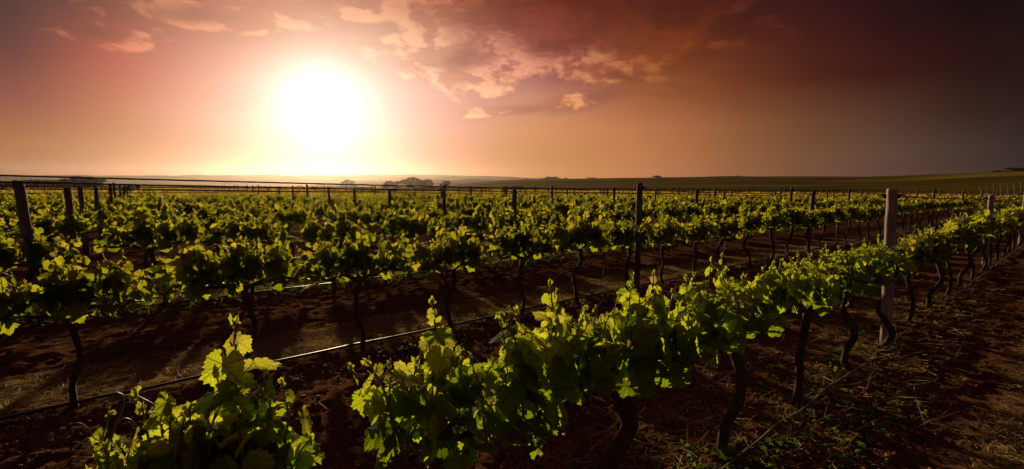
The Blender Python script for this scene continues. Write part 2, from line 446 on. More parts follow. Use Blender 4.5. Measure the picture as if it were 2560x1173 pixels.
# litter of dry straw: strips behind each row
rel = t.m('SUBTRACT', t.m('FLOORED_MODULO', t.m('ADD', t.m('SUBTRACT', dd, D0), jit), DS), 0.55)
strip = t.m('MULTIPLY', t.mr(t.m('ABSOLUTE', rel), 0.25, 0.75, 1.0, 0.0), t.m('GREATER_THAN', dd, 3.3))
strip2 = t.mr(t.m('ADD', dd, t.m('MULTIPLY', jit, 0.35)), 0.10, 0.42, 1.0, 0.0)
stripm = t.m('MULTIPLY', t.m('MAXIMUM', strip, strip2), t.mr(t.noise(geo, 9, 4, 0.6), 0.22, 0.45))
soilc = t.mix(t.m('MULTIPLY', stripm, 0.75), soilc, t.ramp(n3, [(0.3, (0.15, 0.095, 0.047)), (0.7, (0.38, 0.25, 0.13))]))
# weeds right under the vines
rw = t.m('PINGPONG', t.m('SUBTRACT', dd, D0 - 0.1), DS / 2)
weed = t.m('MULTIPLY', t.mr(rw, 0.2, 0.7, 1.0, 0.0), t.mr(t.noise(geo, 2.3, 4, 0.65), 0.52, 0.66))
soilc = t.mix(t.m('MULTIPLY', weed, 0.6), soilc, (0.040, 0.055, 0.014))
past = t.ramp(t.noise(geo, 0.02, 4, 0.6), [(0.3, (0.060, 0.052, 0.016)), (0.7, (0.13, 0.095, 0.032))])
edge = t.m('MAXIMUM', t.mr(dd, 104, 110), t.m('MAXIMUM', t.mr(tt, 84, 92), t.mr(tt, -150, -144, 1.0, 0.0)))
soilc = t.mix(edge, soilc, past)
hh = t.m('ADD', t.m('ADD', t.m('MULTIPLY', n2, 1.0), t.m('MULTIPLY', n3, 0.35)), t.m('MULTIPLY', peb, 0.5))
p = principled(t, soilc, 1.0, 0.0, bump(t, hh, 0.9, 0.02)); t.link(p.outputs[0], out.inputs[0])
M['soil'] = m

# pasture on the hills
m, t, out = material('pasture')
geo = t.new('ShaderNodeNewGeometry').outputs['Position']
n1 = t.noise(t.mapping(geo, scale=(0.35, 1, 1)), 0.012, 5, 0.6, 0.5); n2 = t.noise(geo, 0.15, 4, 0.6)
c1 = t.ramp(n1, [(0.35, (0.040, 0.029, 0.005)), (0.5, (0.095, 0.068, 0.012)), (0.68, (0.20, 0.145, 0.028))])
c1 = t.mix(1.0, c1, t.ramp(n2, [(0.3, (0.8, 0.8, 0.8)), (0.7, (1.15, 1.15, 1.1))]), 'MULTIPLY')
p = principled(t, c1, 1.0, 0.0, bump(t, n2, 0.5, 0.6)); t.link(p.outputs[0], out.inputs[0])
M['pasture'] = m

# bush and tree foliage, weeds
def foliage(name, r0, r1, tr):
    m, t, out = material(name)
    rnd = t.new('ShaderNodeAttribute', attribute_name='rnd').outputs['Fac']
    p = principled(t, t.ramp(rnd, [(0, r0), (1, r1)]), 0.7, 0.06)
    q = t.new('ShaderNodeBsdfTranslucent'); t.put(q.inputs[0], tr)
    mx = t.new('ShaderNodeMixShader'); mx.inputs[0].default_value = 0.4
    t.link(p.outputs[0], mx.inputs[1]); t.link(q.outputs[0], mx.inputs[2]); t.link(mx.outputs[0], out.inputs[0])
    M[name] = m
foliage('tree_leaf', (0.022, 0.020, 0.006), (0.045, 0.038, 0.012), (0.03, 0.03, 0.006))
foliage('weed_leaf', (0.035, 0.060, 0.012), (0.075, 0.10, 0.025), (0.16, 0.24, 0.02))
foliage('dry_blade', (0.24, 0.16, 0.075), (0.50, 0.36, 0.18), (0.22, 0.14, 0.05))

# ------------------------------------------------------------------ ground: one sheet to the horizon
def axis(lo, hi, fine_lo, fine_hi, step, growth=1.16):
    xs = list(np.arange(fine_lo, fine_hi, step))
    s, x = step, xs[-1]
    while x < hi: s *= growth; x += s; xs.append(min(x, hi))
    s, x, left = step, xs[0], []
    while x > lo: s *= growth; x -= s; left.append(max(x, lo))
    return np.array(left[::-1] + xs)
def ground_z(x, y):
    d = x * N[0] + y * N[1]; tt_ = x * U[0] + y * U[1]
    near = np.clip(1.5 - np.hypot(x, y) / 22.0, 0, 1)
    z = 0.04 * (vnoise(x * 1.3, y * 1.3, 1) - .5) + 0.022 * (vnoise(x * 5, y * 5, 2) - .5) * near + 0.026 * (vnoise(x * 11, y * 11, 3) - .5) * near + 0.028 * (vnoise(x * 21, y * 21, 4) - .5) * near
    berm = np.abs((d - D0 + DS / 2) % DS - DS / 2)
    z = z + 0.05 * np.exp(-(berm / 0.5) ** 2) * (d < 110)
    return z - 0.02
gx = axis(-2050, 2050, -6.5, 9.0, 0.042); gy = axis(-600, 2050, 0.6, 10.5, 0.042)
X, Y = np.meshgrid(gx, gy)
Z = ground_z(X, Y)
b = MB(); nx, ny = len(gx), len(gy)
i = (np.arange(ny - 1)[:, None] * nx + np.arange(nx - 1)[None, :]).reshape(-1)
b.add(np.stack([X, Y, Z], -1).reshape(-1, 3), np.stack([i, i + 1, i + nx + 1, i + nx], -1))
tag(b.build('ground', M['soil']), kind='structure')
def gz(x, y): return float(ground_z(np.array([x]), np.array([y]))[0])

# ------------------------------------------------------------------ hills
def hill(name, profile, r0, r1, r2, mat, seed, rough=0.0, n=160, m_=40):
    """profile: (photo x, ridge y) pairs; rises from r0 to the ridge at r1 and falls to r2"""
    px = np.linspace(profile[0][0], profile[-1][0], n)
    py = np.interp(px, [q[0] for q in profile], [q[1] for q in profile])
    py = np.convolve(np.pad(py, 6, mode='edge'), np.ones(13) / 13, mode='valid')
    vs = []
    rr = np.concatenate([np.linspace(r0, r1, m_), np.linspace(r1, r2, m_ // 3)[1:]])
    for x_, y_ in zip(px, py):
        X_, Y_, Z_ = ray(x_, y_); hz = math.hypot(X_, Y_)
        top = max(H + Z_ / hz * r1, -0.5)
        for r_ in rr:
            k = (r_ - r0) / (r1 - r0) if r_ <= r1 else 1 - (r_ - r1) / (r2 - r1)
            k = max(0.0, min(1.0, k)); kk = (k * k * (3 - 2 * k)) if r_ > r1 else (0.55 * k + 0.45 * k * k * (3 - 2 * k))
            vs.append((X_ / hz * r_, Y_ / hz * r_, -1.2 + (top + 1.2) * kk))
    vs = np.array(vs)
    vs[:, 2] += rough * (vnoise(vs[:, 0] / 40, vs[:, 1] / 40, seed) - .5) * np.clip((vs[:, 2] + 1) / 8, 0, 1)
    k2 = len(rr)
    i = (np.arange(n - 1)[:, None] * k2 + np.arange(k2 - 1)[None, :]).reshape(-1)
    b = MB(); b.add(vs, np.stack([i, i + k2, i + k2 + 1, i + 1], -1))
    return tag(b.build(name, mat), kind='structure')
hill('hill', [(1040, 474), (1130, 464), (1200, 455), (1290, 449), (1400, 447), (1500, 446), (1700, 443.5), (1850, 440.5), (2000, 441.5), (2150, 443), (2250, 440), (2400, 434), (2560, 428), (2800, 420), (3200, 415)], 130, 520, 900, M['pasture'], 3, 1.2)
hill('distant_ridge', [(-900, 445), (-300, 441), (0, 440), (300, 438.5), (700, 438), (1000, 436.5), (1090, 436.5), (1150, 440), (1290, 443), (1500, 450), (1700, 466)], 1000, 1700, 2000, M['pasture'], 5, 4.0)
hill('middle_ridge', [(740, 466), (860, 455), (960, 452), (1080, 450), (1180, 449), (1290, 450), (1450, 452), (1600, 466)], 560, 900, 1150, M['pasture'], 7, 2.0)
hill('near_slope', [(1900, 483), (2050, 478), (2200, 473), (2350, 468), (2460, 463), (2560, 459), (2800, 452), (3200, 448)], 96, 240, 420, M['pasture'], 9, 0.6)

# ------------------------------------------------------------------ grape leaves
OUT = [(0, 1.0), (14, .93), (27, .80), (36, .85), (50, .95), (60, .89), (75, .76), (90, .81), (108, .84), (125, .76), (145, .70), (162, .58), (172, .32), (180, .06)]
def leaf_template(level, seed):
    r_ = np.random.default_rng(seed)
    na, rings = {0: (26, (0.22, 0.5, 0.78, 1.0)), 1: (11, (0.55, 1.0)), 2: (5, (1.0,))}[level]
    ph = np.linspace(-180, 180, 2 * na + 1)[:-1]
    if level == 2: ph = np.array([-180, -118, -80, -50, -25, 0, 25, 50, 80, 118]).astype(float)
    deep = r_.uniform(0.85, 1.25)
    rad = np.interp(np.abs(ph), [o[0] for o in OUT], [1 - (1 - o[1]) * (deep if o[0] < 150 else 1) for o in OUT])
    if level == 0: rad = rad * (1 + 0.055 * np.where(np.arange(len(ph)) % 2 == 0, 1, -1) * (np.abs(ph) < 165)) * (1 + r_.normal(0, .025, len(ph)))
    p = np.radians(ph); k = len(ph)
    v = [np.zeros((1, 2))]
    for q in rings:
        rr = rad * q if q < 1 or len(rings) == 1 else rad
        if 0 < q < 1: rr = (0.35 * np.minimum(rad, 0.8) + 0.65 * rad) * q
        v.append(np.stack([np.sin(p) * rr, np.cos(p) * rr], -1))
    xy = np.concatenate(v)
    r = np.hypot(xy[:, 0], xy[:, 1]); a = np.arctan2(xy[:, 0], xy[:, 1])
    cup, fold, wav = r_.uniform(-.05, .22), r_.uniform(-.03, .13), r_.uniform(.03, .10)
    z = -cup * r ** 2 - fold * np.abs(xy[:, 0]) + wav * r ** 1.5 * np.sin(a * r_.integers(3, 6) + r_.uniform(0, 6))
    z += -r_.uniform(-.1, .3) * np.clip(xy[:, 1], 0, 2) ** 2
    if level == 0: z += 0.05 * r * np.abs(np.cos(a * 3.55)) + 0.035 * (np.arange(len(r)) >= 1 + k * 3) * r_.normal(0, 1, len(r))
    V = np.column_stack([xy, z])
    fs = [np.stack([np.zeros(k, int), 1 + np.arange(k), 1 + (np.arange(k) + 1) % k], -1)]
    for g in range(len(rings) - 1):
        o0, o1 = 1 + g * k, 1 + (g + 1) * k; j = np.arange(k); j2 = (j + 1) % k
        fs.append(np.stack([o0 + j, o1 + j, o1 + j2, o0 + j2], -1))
    fs = [f[:, ::-1] for f in fs]                     # upper side looks along +z
    return V, fs, xy + 2.0
LEAF = {lv: [leaf_template(lv, 100 * lv + s) for s in range(10)] for lv in (0, 1, 2)}

def unit(v): return v / (np.linalg.norm(v) + 1e-9)
def put_leaf(b, pos, tipdir, normal, size, level, r_, rnd, mat=0, narrow=1.0):
    V, fs, uv = LEAF[level][r_.integers(10)]
    n = unit(normal); y = unit(tipdir - n * (tipdir @ n)); x = np.cross(y, n)
    R = np.stack([x, y, n], 0)
    s = size * np.array([narrow * r_.uniform(.9, 1.1) * r_.choice([-1, 1]), 1.0, 1.0])
    b.add((V * s) @ R + pos, fs, mat, uv, rnd)

def shoot(b, start, direction, length, r_, level, lsize=0.075, curl=0.35, stem_mat=1, young=0.0, petiole=True, stem_r=0.0062, leafy=1.0):
    """one green cane with alternate leaves into collector b (leaf material 0, cane material 1)"""
    n = max(4, int(length / 0.043))
    d = unit(np.array(direction, float)); pts = [np.array(start, float)]
    tall = length > .5
    wob = r_.normal(0, 0.10, 3) * (0.1 if tall else 1.0)
    for k in range(n):
        d = unit(d + r_.normal(0, 0.03 if tall else 0.07, 3) + wob * 0.3 + np.array([0, 0, 0.05 if (tall or k < n * .6) else -curl * 0.12]))
        pts.append(pts[-1] + d * length / n)
    pts = np.array(pts)
    rad = np.linspace(stem_r, stem_r * .42, len(pts))
    if level < 2:
        v, fs = tube(pts, rad, 6 if level == 0 else 4); b.add(v, fs, stem_mat, None, 0.5)
    side = r_.uniform(0, 6.28)
    for k in range(1, len(pts)):
        f = k / n
        if r_.random() > leafy and not tall: continue
        side += math.pi + r_.normal(0, 0.5)
        ax = unit(pts[k] - pts[k - 1])
        ref = unit(np.cross(ax, [0.3, 0.2, 1.0])); ref2 = np.cross(ax, ref)
        out = unit(math.cos(side) * ref + math.sin(side) * ref2 + 0.35 * ax)
        size = lsize * (1.0 - 0.80 * max(0, f - (.70 if tall else .55)) / (.30 if tall else .45)) * r_.uniform(.75, 1.15) * (0.7 + 0.3 * min(1, f * 4))
        pl_ = size * r_.uniform(.55, .95)
        pe = pts[k] + out * pl_ + np.array([0, 0, 0.25 * pl_])
        if petiole and level == 0:
            v, fs = tube(np.array([pts[k], (pts[k] + pe) / 2 + [0, 0, .006], pe]), [0.0019, 0.0016, 0.0014], 5); b.add(v, fs, stem_mat, None, 0.5)
        # blades droop from the petiole, upper side out and up
        out = unit(out * [1.0, 1.35, 1.0])
        tip = unit(out * r_.uniform(.1, .8) + np.array([0, 0, -r_.uniform(.5, 1.3)]) + r_.normal(0, .28, 3))
        nor = unit(out * r_.uniform(.5, 1.1) + np.array([0, 0, r_.uniform(-.05, .75)]) + r_.normal(0, .30, 3))
        age = np.clip(0.10 + 0.60 * f + young + r_.normal(0, .20), 0, 0.86)
        if f > 0.9: age = min(1.0, age + r_.uniform(0, .2))
        put_leaf(b, pe, tip, nor, size, level, r_, age, 0, 1.0 if f < .8 else .7)
    if level == 0:                                    # furled tip leaves and tendril
        tip = pts[-1]
        for q in range(3):
            o = unit(r_.normal(0, 1, 3) + [0, 0, 1.2])
            put_leaf(b, tip + o * .006, unit(o * [.5, .5, 1] + [0, 0, .5]), unit(r_.normal(0, 1, 3) * [1, 1, .3]), lsize * r_.uniform(.16, .36), 0, r_, r_.uniform(.45, .98), 0, .38)
        k = r_.integers(max(1, n // 2), n + 1); o = unit(r_.normal(0, 1, 3) + [0, 0, .5])
        cv = [pts[k]] 
        for q in range(9): o = unit(o + r_.normal(0, .25, 3) + [0, 0, .05]); cv.append(cv[-1] + o * .012)
        v, fs = tube(smooth_path(cv, 16), np.linspace(.0016, .0006, 16), 5); b.add(v, fs, stem_mat, None, 0.8)
    return pts

def trunk_shape(b, r_, height, lean=0.0, wild=0.05, rad=0.034, sides=10, start=(0, 0)):
    n = 14
    c = [np.array([start[0], start[1], -0.06])]
    for k in range(1, 5): c.append(np.array([start[0] + lean * (k / 4) + r_.normal(0, wild), start[1] + r_.normal(0, wild * .7), height * k / 4]))
    c[-1] = np.array([start[0] + lean, start[1], height])
    P = smooth_path(c, n)
    rr = rad * (1.0 + 0.30 * np.exp(-np.linspace(0, 1, n) * 9) + 0.35 * np.linspace(0, 1, n) ** 4) * (1 + r_.normal(0, .06, n))
    v, fs = tube(P, rr, sides, 0.11, True, r_, 1.2); b.add(v, fs)
    return P[-1]

def arm_shape(b, head, to_x, r_, z, sides=8, rad=0.022):
    n = 8
    xs = np.linspace(0, 1, n)
    P = np.column_stack([head[0] + (to_x - head[0]) * xs, head[1] * (1 - xs) + r_.normal(0, .012, n), head[2] + (z - head[2]) * xs ** .6 + r_.normal(0, .014, n)])
    P[0] = head - [0, 0, .03]
    P = smooth_path(P, 14)
    v, fs = tube(P, np.linspace(rad, rad * .5, 14) * (1 + r_.normal(0, .08, 14)), sides, 0.10, True, r_, .5); b.add(v, fs)
    return P

VINE_GROUP = 'grapevines in the trellis rows'
CORDON = 0.86
def near_vine(name, t_, seed, label, arms=(-.6, .6), specs=None, count=16, trunk_at=0.0, lean=0.0, h=(0.28, 0.46), lsize=0.086, level=0, rad=0.036, wild=.05, row=0, low=10):
    """a vine shown close up: trunk, two arms, each shoot with its own leaves"""
    r_ = np.random.default_rng(seed)
    x, y = row_xy(D0 + DS * row, t_)
    v = empty('grapevine', (x, y, 0), ROWROT); tag(v, label, 'grapevine', VINE_GROUP)
    b = MB(); head = trunk_shape(b, r_, CORDON - .05, lean, wild, rad, 14, (trunk_at, 0)); b.build('trunk', M['bark'], v)
    for e in arms:
        b = MB(); arm_shape(b, head, e, r_, CORDON + r_.uniform(-.02, .03), 10); b.build('arm', M['bark'], v)
    pos = list(specs or [])
    xs = np.linspace(arms[0], arms[1], count) + r_.normal(0, .035, count)
    for q in xs: pos.append((q, r_.uniform(*h), r_.normal(0, .22), r_.normal(0, .24), lsize))
    for q in range(low):                                     # short spurs that fill the skirt below the cordon
        pos.append((r_.uniform(arms[0], arms[1]), r_.uniform(.12, .26), r_.normal(0, .6), r_.choice([-1, 1]) * r_.uniform(.9, 1.6), lsize * .9))
    for q in pos:
        b = MB()
        start = (q[0], r_.normal(0, .02), CORDON + r_.uniform(-.03, .02))
        up = 1.0 if abs(q[3]) < .9 else r_.uniform(-.10, .45)
        shoot(b, start, (q[2], q[3], up), q[1], r_, level, q[4] * (1.12 if abs(q[3]) >= .9 else 1), young=0.12 if q[1] > .36 else 0.0, leafy=.93)
        b.build('shoot', [M['leaf'], M['cane']], v)
    return v

# ------------------------------------------------------------------ the nearest row, vine by vine
def sp(*a): return tuple(a)
va = near_vine('a', 0.35, 21, 'lush grapevine cropped by the bottom edge, with a lone tendril curling from its side', arms=(-.47, -.13), count=25, trunk_at=-.02,
          specs=[sp(-.19, .565, .0, .0, .090), sp(-.25, .48, .05, .1, .085), sp(-.14, .46, .03, -.05, .085), sp(-.31, .44, -.03, 0, .085), sp(-.455, .42, .0, .0, .062), sp(-.36, .38, -.05, 0, .072)], h=(.28, .43), low=9, lsize=.082)
b = MB()
v_, f_ = tube(smooth_path([(-.468, 0, 1.13), (-.462, -.01, 1.19), (-.447, -.02, 1.245), (-.430, -.02, 1.285), (-.428, -.01, 1.312), (-.440, 0, 1.322)], 24), np.linspace(.0030, .0014, 24), 7); b.add(v_, f_, 0, None, .8)
v_, f_ = tube(smooth_path([(-.447, -.02, 1.245), (-.432, -.025, 1.262), (-.418, -.03, 1.258), (-.408, -.03, 1.240)], 14), np.linspace(.0022, .0012, 14), 6); b.add(v_, f_, 0, None, .8)
b.build('tendril', M['cane'], va)
near_vine('b', 1.68, 22, 'big bushy grapevine on a leaning trunk, tallest shoot at its free end', arms=(-1.02, .62), count=35, lean=.12,
          specs=[sp(-.88, .545, .0, .0, .080), sp(-.30, .54, .05, .0, .08), sp(.25, .52, .05, 0, .08), sp(-1.06, .38, -.08, .0, .07), sp(-1.02, .42, -.03, 0, .075), sp(-.45, .50, .1, .1, .085), sp(.0, .46, .05, .0, .08), sp(.42, .52, .02, .0, .08), sp(.1, .48, .2, 0, .085), sp(-.1, .46, -.2, .2, .085)], h=(.30, .46), low=18, rad=.038, lsize=.084)
near_vine('c', 2.95, 23, 'grapevine with two tall shoots, first beyond the big bushy vine with the leaning trunk', count=19, lean=.03, specs=[sp(-.38, .52, .05, 0, .064), sp(.02, .50, 0, .05, .062), sp(.35, .46, .1, 0, .062)], low=9, rad=.029)
near_vine('d', 4.18, 24, 'grapevine on a slanting trunk, second beyond the big bushy vine at the front', count=19, lean=.12, specs=[sp(.1, .44, .05, 0, .06)], level=0, low=9, rad=.028)
near_vine('e', 5.42, 25, 'grapevine standing just before the stout grey post of the front row', count=19, lean=-.06, specs=[sp(-.3, .44, .05, 0, .06)], level=0, low=9, rad=.028)
near_vine('f', 6.62, 26, 'grapevine growing around the foot of the stout grey post of the front row', count=19, lean=.12, level=0, low=8, rad=.03, wild=.06)

# ------------------------------------------------------------------ vine variants for the rows behind
def ordinal(n):
    base_ = ['', 'first', 'second', 'third', 'fourth', 'fifth', 'sixth', 'seventh', 'eighth', 'ninth', 'tenth', 'eleventh', 'twelfth', 'thirteenth', 'fourteenth', 'fifteenth', 'sixteenth', 'seventeenth', 'eighteenth', 'nineteenth']
    tens = {20: 'twent', 30: 'thirt', 40: 'fort', 50: 'fift'}
    if n < 20: return base_[n]
    k, r = n // 10 * 10, n % 10
    return tens[k] + 'ieth' if r == 0 else tens[k] + 'y-' + base_[r]
def row_name(i): return 'front' if i == 0 else ordinal(i + 1)

def variant(seed, level, count, lsize, h=(.24, .44), low=14):
    r_ = np.random.default_rng(seed)
    tb = MB(); head = trunk_shape(tb, r_, CORDON - .05, r_.normal(0, .07),   .06, .028, 9 if level == 1 else 5)
    for e in (-.66, .66): arm_shape(tb, head, e, r_, CORDON + r_.uniform(-.02, .03), 6 if level == 1 else 4)
    cb = MB()
    xs = np.linspace(-.47, .47, count) + r_.normal(0, .05, count)
    for q in xs: shoot(cb, (q, r_.normal(0, .03), CORDON), (r_.normal(0, .26), r_.normal(0, .30), 1.0), r_.uniform(*h) * (1.35 if r_.random() < .16 else 1), r_, level, lsize, petiole=False, leafy=.95)
    for q in range(low): shoot(cb, (r_.uniform(-.62, .62), 0, CORDON), (r_.normal(0, .6), r_.choice([-1, 1]) * r_.uniform(.8, 1.5), r_.uniform(-.25, .4)), r_.uniform(.13, .27), r_, level, lsize * 1.1, petiole=False)
    return tb.mesh('trunk', M['bark']), cb.mesh('foliage', [M['leaf_mid'], M['cane']])
VAR0 = [variant(700 + s, 0, 25, .090) for s in range(5)]
VAR1 = [variant(300 + s, 1, 27, .086) for s in range(10)]

half = 1280 / F
def seen(x, y, margin):
    return y > 0.3 and abs(x) < y * half * 1.0 + margin
# every vine of the field, nearest first
field = []
for i_ in range(0, 30):
    d = D0 + DS * i_
    k = -110
    while k < 62:
        t_ = 6.62 + 1.325 * k if i_ else None
        if i_ == 0: t_ = 6.62 + 1.30 * k
        if i_ == 1: t_ = 6.41 + 1.165 * k
        k += 1
        if i_ == 0 and t_ < 7.0: continue
        if t_ > 84: continue
        t_ += random.uniform(-.12, .12) if i_ > 1 else random.uniform(-.03, .03)
        x, y = row_xy(d, t_)
        if seen(x, y, 1.0): field.append((math.hypot(x, y), i_, t_, x, y))
field.sort()
NEAR_N = 292
chosen = field[:NEAR_N]
rest = field[NEAR_N:]
def post_index(t_): return math.floor((t_ - T1) / TP)
first_post = {}
for dist, i_, t_, x, y in chosen:
    k = post_index(t_)
    first_post[i_] = min(first_post.get(i_, 99), k)
for dist, i_, t_, x, y in chosen:
    lv0 = dist < 7.5
    vs = VAR0 if lv0 else VAR1
    j = random.randrange(len(vs))
    v = empty('grapevine', (x, y, gz(x, y)), ROWROT + random.choice([0, math.pi]) + random.uniform(-.05, .05), random.uniform(.84, 1.06))
    v.scale[2] = random.uniform(.93, 1.08)
    k = post_index(t_) - first_post[i_]
    cnt = sum(1 for q in chosen if q[1] == i_ and post_index(q[2]) == post_index(t_) and q[2] <= t_)
    bay = ordinal(k + 1)
    tag(v, f'leafy grapevine in the {row_name(i_)} row, {ordinal(cnt)} vine of its {bay} bay, counting hillward', 'grapevine', VINE_GROUP)
    for nm, me in zip(('trunk', 'foliage'), vs[j]):
        o = bpy.data.objects.new(nm, me); COL.objects.link(o); o.parent = v
# the far vines that read as one green mass
b = MB()
FV = []
for s in range(6):
    r_ = np.random.default_rng(900 + s); cb = MB()
    for q in range(105):
        pos = np.array([r_.uniform(-.62, .62), r_.normal(0, .2), CORDON + r_.uniform(-.22, .36) ])
        if r_.random() < .1: pos[2] += .12
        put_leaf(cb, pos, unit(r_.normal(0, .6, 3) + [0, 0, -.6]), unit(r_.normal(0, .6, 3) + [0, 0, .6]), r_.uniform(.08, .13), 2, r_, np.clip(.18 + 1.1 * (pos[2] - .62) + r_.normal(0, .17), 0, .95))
    v_, f_ = tube([(0, 0, -.05), (.04, .01, .3), (-.02, 0, .6), (.02, 0, .85)], .03, 4, caps=False); cb.add(v_, f_, 1)
    FV.append((np.concatenate(cb.v), cb.f, cb.mat, np.concatenate(cb.uv), np.concatenate(cb.rnd)))
for dist, i_, t_, x, y in rest:
    V, fs, mt, uv, rn = FV[random.randrange(6)]
    a = ROWROT + random.choice([0, math.pi]); c, s_ = math.cos(a), math.sin(a); k = random.uniform(.93, 1.1)
    W = np.column_stack([(V[:, 0] * c - V[:, 1] * s_) + x, (V[:, 0] * s_ + V[:, 1] * c) + y, V[:, 2] * k])
    n0 = b.n; b.v.append(W); b.n += len(W); b.uv.append(uv); b.rnd.append(rn)
    for f, q in zip(fs, mt): b.f.append(f + n0); b.mat.append(q)
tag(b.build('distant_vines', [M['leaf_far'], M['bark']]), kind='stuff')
print('vines', len(field), 'stuff verts', b.n)

# ------------------------------------------------------------------ posts
def post_mesh(seed, h=1.85, sides=16, mat='timber'):
    r_ = np.random.default_rng(seed)
    zs = np.concatenate([np.linspace(-.08, h - .02, 12), [h - .006, h]])
    rr = np.concatenate([np.full(12, .054) * (1 + r_.normal(0, .012, 12)) * np.linspace(1.03, .97, 12), [.050, .045]])
    P = np.column_stack([r_.normal(0, .002, 14), r_.normal(0, .002, 14), zs])
    v, fs = tube(P, rr, sides, .02, True, r_); b = MB(); b.add(v, fs)
    return b.mesh('timber', M[mat])
POSTM = [post_mesh(s) for s in range(4)]
DIMM = [post_mesh(s + 10, mat='dimmed_timber') for s in range(4)]
def clip_mesh():
    b = MB()
    v, f = box(0, 0, 0, .022, .030, .05); b.add(v, f)
    v, f = box(0, .022, .012, .030, .026, .022); b.add(v, f)
    v, fs = tube([(0, .03, -.02), (0, .052, -.012), (0, .056, .012), (0, .036, .026)], .006, 6); b.add(v, fs)
    return b.mesh('wire_clip', M['clip'], smooth=False)
CLIP = clip_mesh()
POSTH = {(0, 0): 1.81, (0, 1): 1.70, (1, -1): 1.95, (1, 0): 1.84, (1, 1): 1.74, (2, -1): 1.84, (2, 0): 1.74, (3, -1): 1.72, (4, -1): 1.76}
LEAN = {(2, -1): .065, (3, -1): .02, (4, -1): .02, (0, 0): .055, (1, 0): 0.0}
WOBBLE = {}
post_top = {}
posts = []
for i_ in range(0, 30):
    for k in range(-18, 11):
        t_ = T1 + TP * k + (0 if i_ < 3 else random.uniform(-.12, .12))
        d = D0 + DS * i_ + random.uniform(-.02, .02)
        if (i_, k) == (0, 0): d = D0 - .03
        x, y = row_xy(d, t_)
        hgt = POSTH.get((i_, k), random.uniform(1.66, 1.86))
        post_top[(i_, k)] = (x, y, hgt)
        if t_ < 84 and seen(x, y, 0.25) and not (i_ == 0 and k < 0): posts.append((math.hypot(x, y), i_, k, x, y, hgt))
posts.sort()
per_row = {}
for q in posts: per_row.setdefault(q[1], []).append(q[2])
print('posts', len(posts))
for dist, i_, k, x, y, hgt in posts[:296]:
    n = sorted(per_row[i_]).index(k) + 1
    lab = f'weathered round timber post in the {row_name(i_)} row, {ordinal(n)} of its row counted towards the hill'
    if (i_, k) == (0, 0): lab = 'stout pale grey timber post with black wire clips, standing in the front row'
    if (i_, k) == (1, 0): lab = 'dark timber post in the second row, whole length visible down to the drip line'
    if (i_, k) == (2, -1): lab = 'dark outward leaning timber post rising from the foliage of the third row'
    root = empty('wooden_post', (x, y, gz(x, y)), random.uniform(0, .2) + ROWROT); tag(root, lab, 'post', 'trellis posts of the vineyard')
    ln = LEAN.get((i_, k), random.gauss(0, .012))
    # LEAN is towards the camera's left
    root.rotation_euler = (Matrix.Rotation(-ln, 4, 'Y') @ Matrix.Rotation(random.gauss(0, .012), 4, 'X') @ Matrix.Rotation(ROWROT, 4, 'Z')).to_euler()
    o = bpy.data.objects.new('timber', (POSTM if i_ == 0 else DIMM)[random.randrange(4)]); COL.objects.link(o); o.parent = root
    o.scale = (1, 1, hgt / 1.85)
    if dist < 32:
        for z in ((hgt - .075,) if dist > 9 else (hgt - .075, 1.10)):
            for sgn in (1, -1):
                c_ = bpy.data.objects.new('wire_clip', CLIP); COL.objects.link(c_); c_.parent = root
                c_.location = (0, sgn * .066, z); c_.rotation_euler = (0, 0, 0 if sgn > 0 else math.pi)

# ------------------------------------------------------------------ wires and drip lines
def line_along(name, i_, off, zfun, rad, mat, label, cat, group, t0, t1, step=1.0, sides=6, wig=0.0, sag=0.0):
    pts = []
    for t_ in np.arange(t0, t1, step):
        kf = (t_ - T1) / TP; k = math.floor(kf); u = kf - k
        z = zfun(k, u) - sag * 4 * u * (1 - u)
        x, y = row_xy(D0 + DS * i_ + off + (random.gauss(0, wig) if wig else 0), t_)
        pts.append((x, y, z + (random.gauss(0, wig * .25) if wig else 0)))
    v, fs = tube(np.array(pts), rad, sides); b = MB(); b.add(v, fs)
    return tag(b.build(name, mat), label, cat, group)
def span(i_):
    """stretch of row i_ that crosses the view"""
    ts = [t_ for t_ in np.arange(-130, 84, 1.0) if seen(*row_xy(D0 + DS * i_, t_), 1.5)]
    return (max(min(ts), -130), max(ts)) if ts else None
def topz(i_, drop):
    def f(k, u):
        a = post_top.get((i_, k), (0, 0, 1.76))[2]; c = post_top.get((i_, k + 1), (0, 0, 1.76))[2]
        return a * (1 - u) + c * u - drop
    return f
for i_ in range(0, 16):
    s_ = span(i_)
    if not s_: continue
    if i_ == 0: s_ = (T1, 30)
    for off, dr, w_ in ((.075, .062, 'far'), (-.075, .075, 'camera')):
        if i_ > 8 and off < 0: continue
        dr2 = dr + (.035 if off < 0 and i_ == 1 else 0)
        line_along('trellis_wire', i_, off, topz(i_, dr2), (.0068 if i_ == 1 else .0045), M['wire'], f'taut top wire along the {row_name(i_)} row, clipped to the {w_} side of its posts', 'wire', 'trellis wires', s_[0], s_[1], .8, 5, 0, .012)
for z, w_ in ((.655, 'upper'), (.575, 'lower')):
    line_along('foliage_wire', 1, -.05, lambda k, u, z=z: z, .0022, M['wire'], f'{w_} of two thin loose wires hanging below the second row of vines', 'wire', 'loose wires', -.9, 5.4, .5, 5, .004, .0)
line_along('drip_line', 0, -.10, lambda k, u: .045, .010, M['grey_tube'], 'thin grey drip tube lying along the foot of the front row', 'drip line', 'drip lines', .5, 40, .35, 8, .012)
for i_ in range(1, 9):
    s_ = span(i_)
    line_along('drip_line', i_, .0 if i_ == 1 else -.04, lambda k, u: .070, .0135 if i_ < 3 else .012, M['drip_tube'], f'black drip tube lying along the foot of the {row_name(i_)} row', 'drip line', 'drip lines', s_[0], min(s_[1], 45), .3 if i_ < 3 else .6, 10 if i_ < 3 else 6, .010)

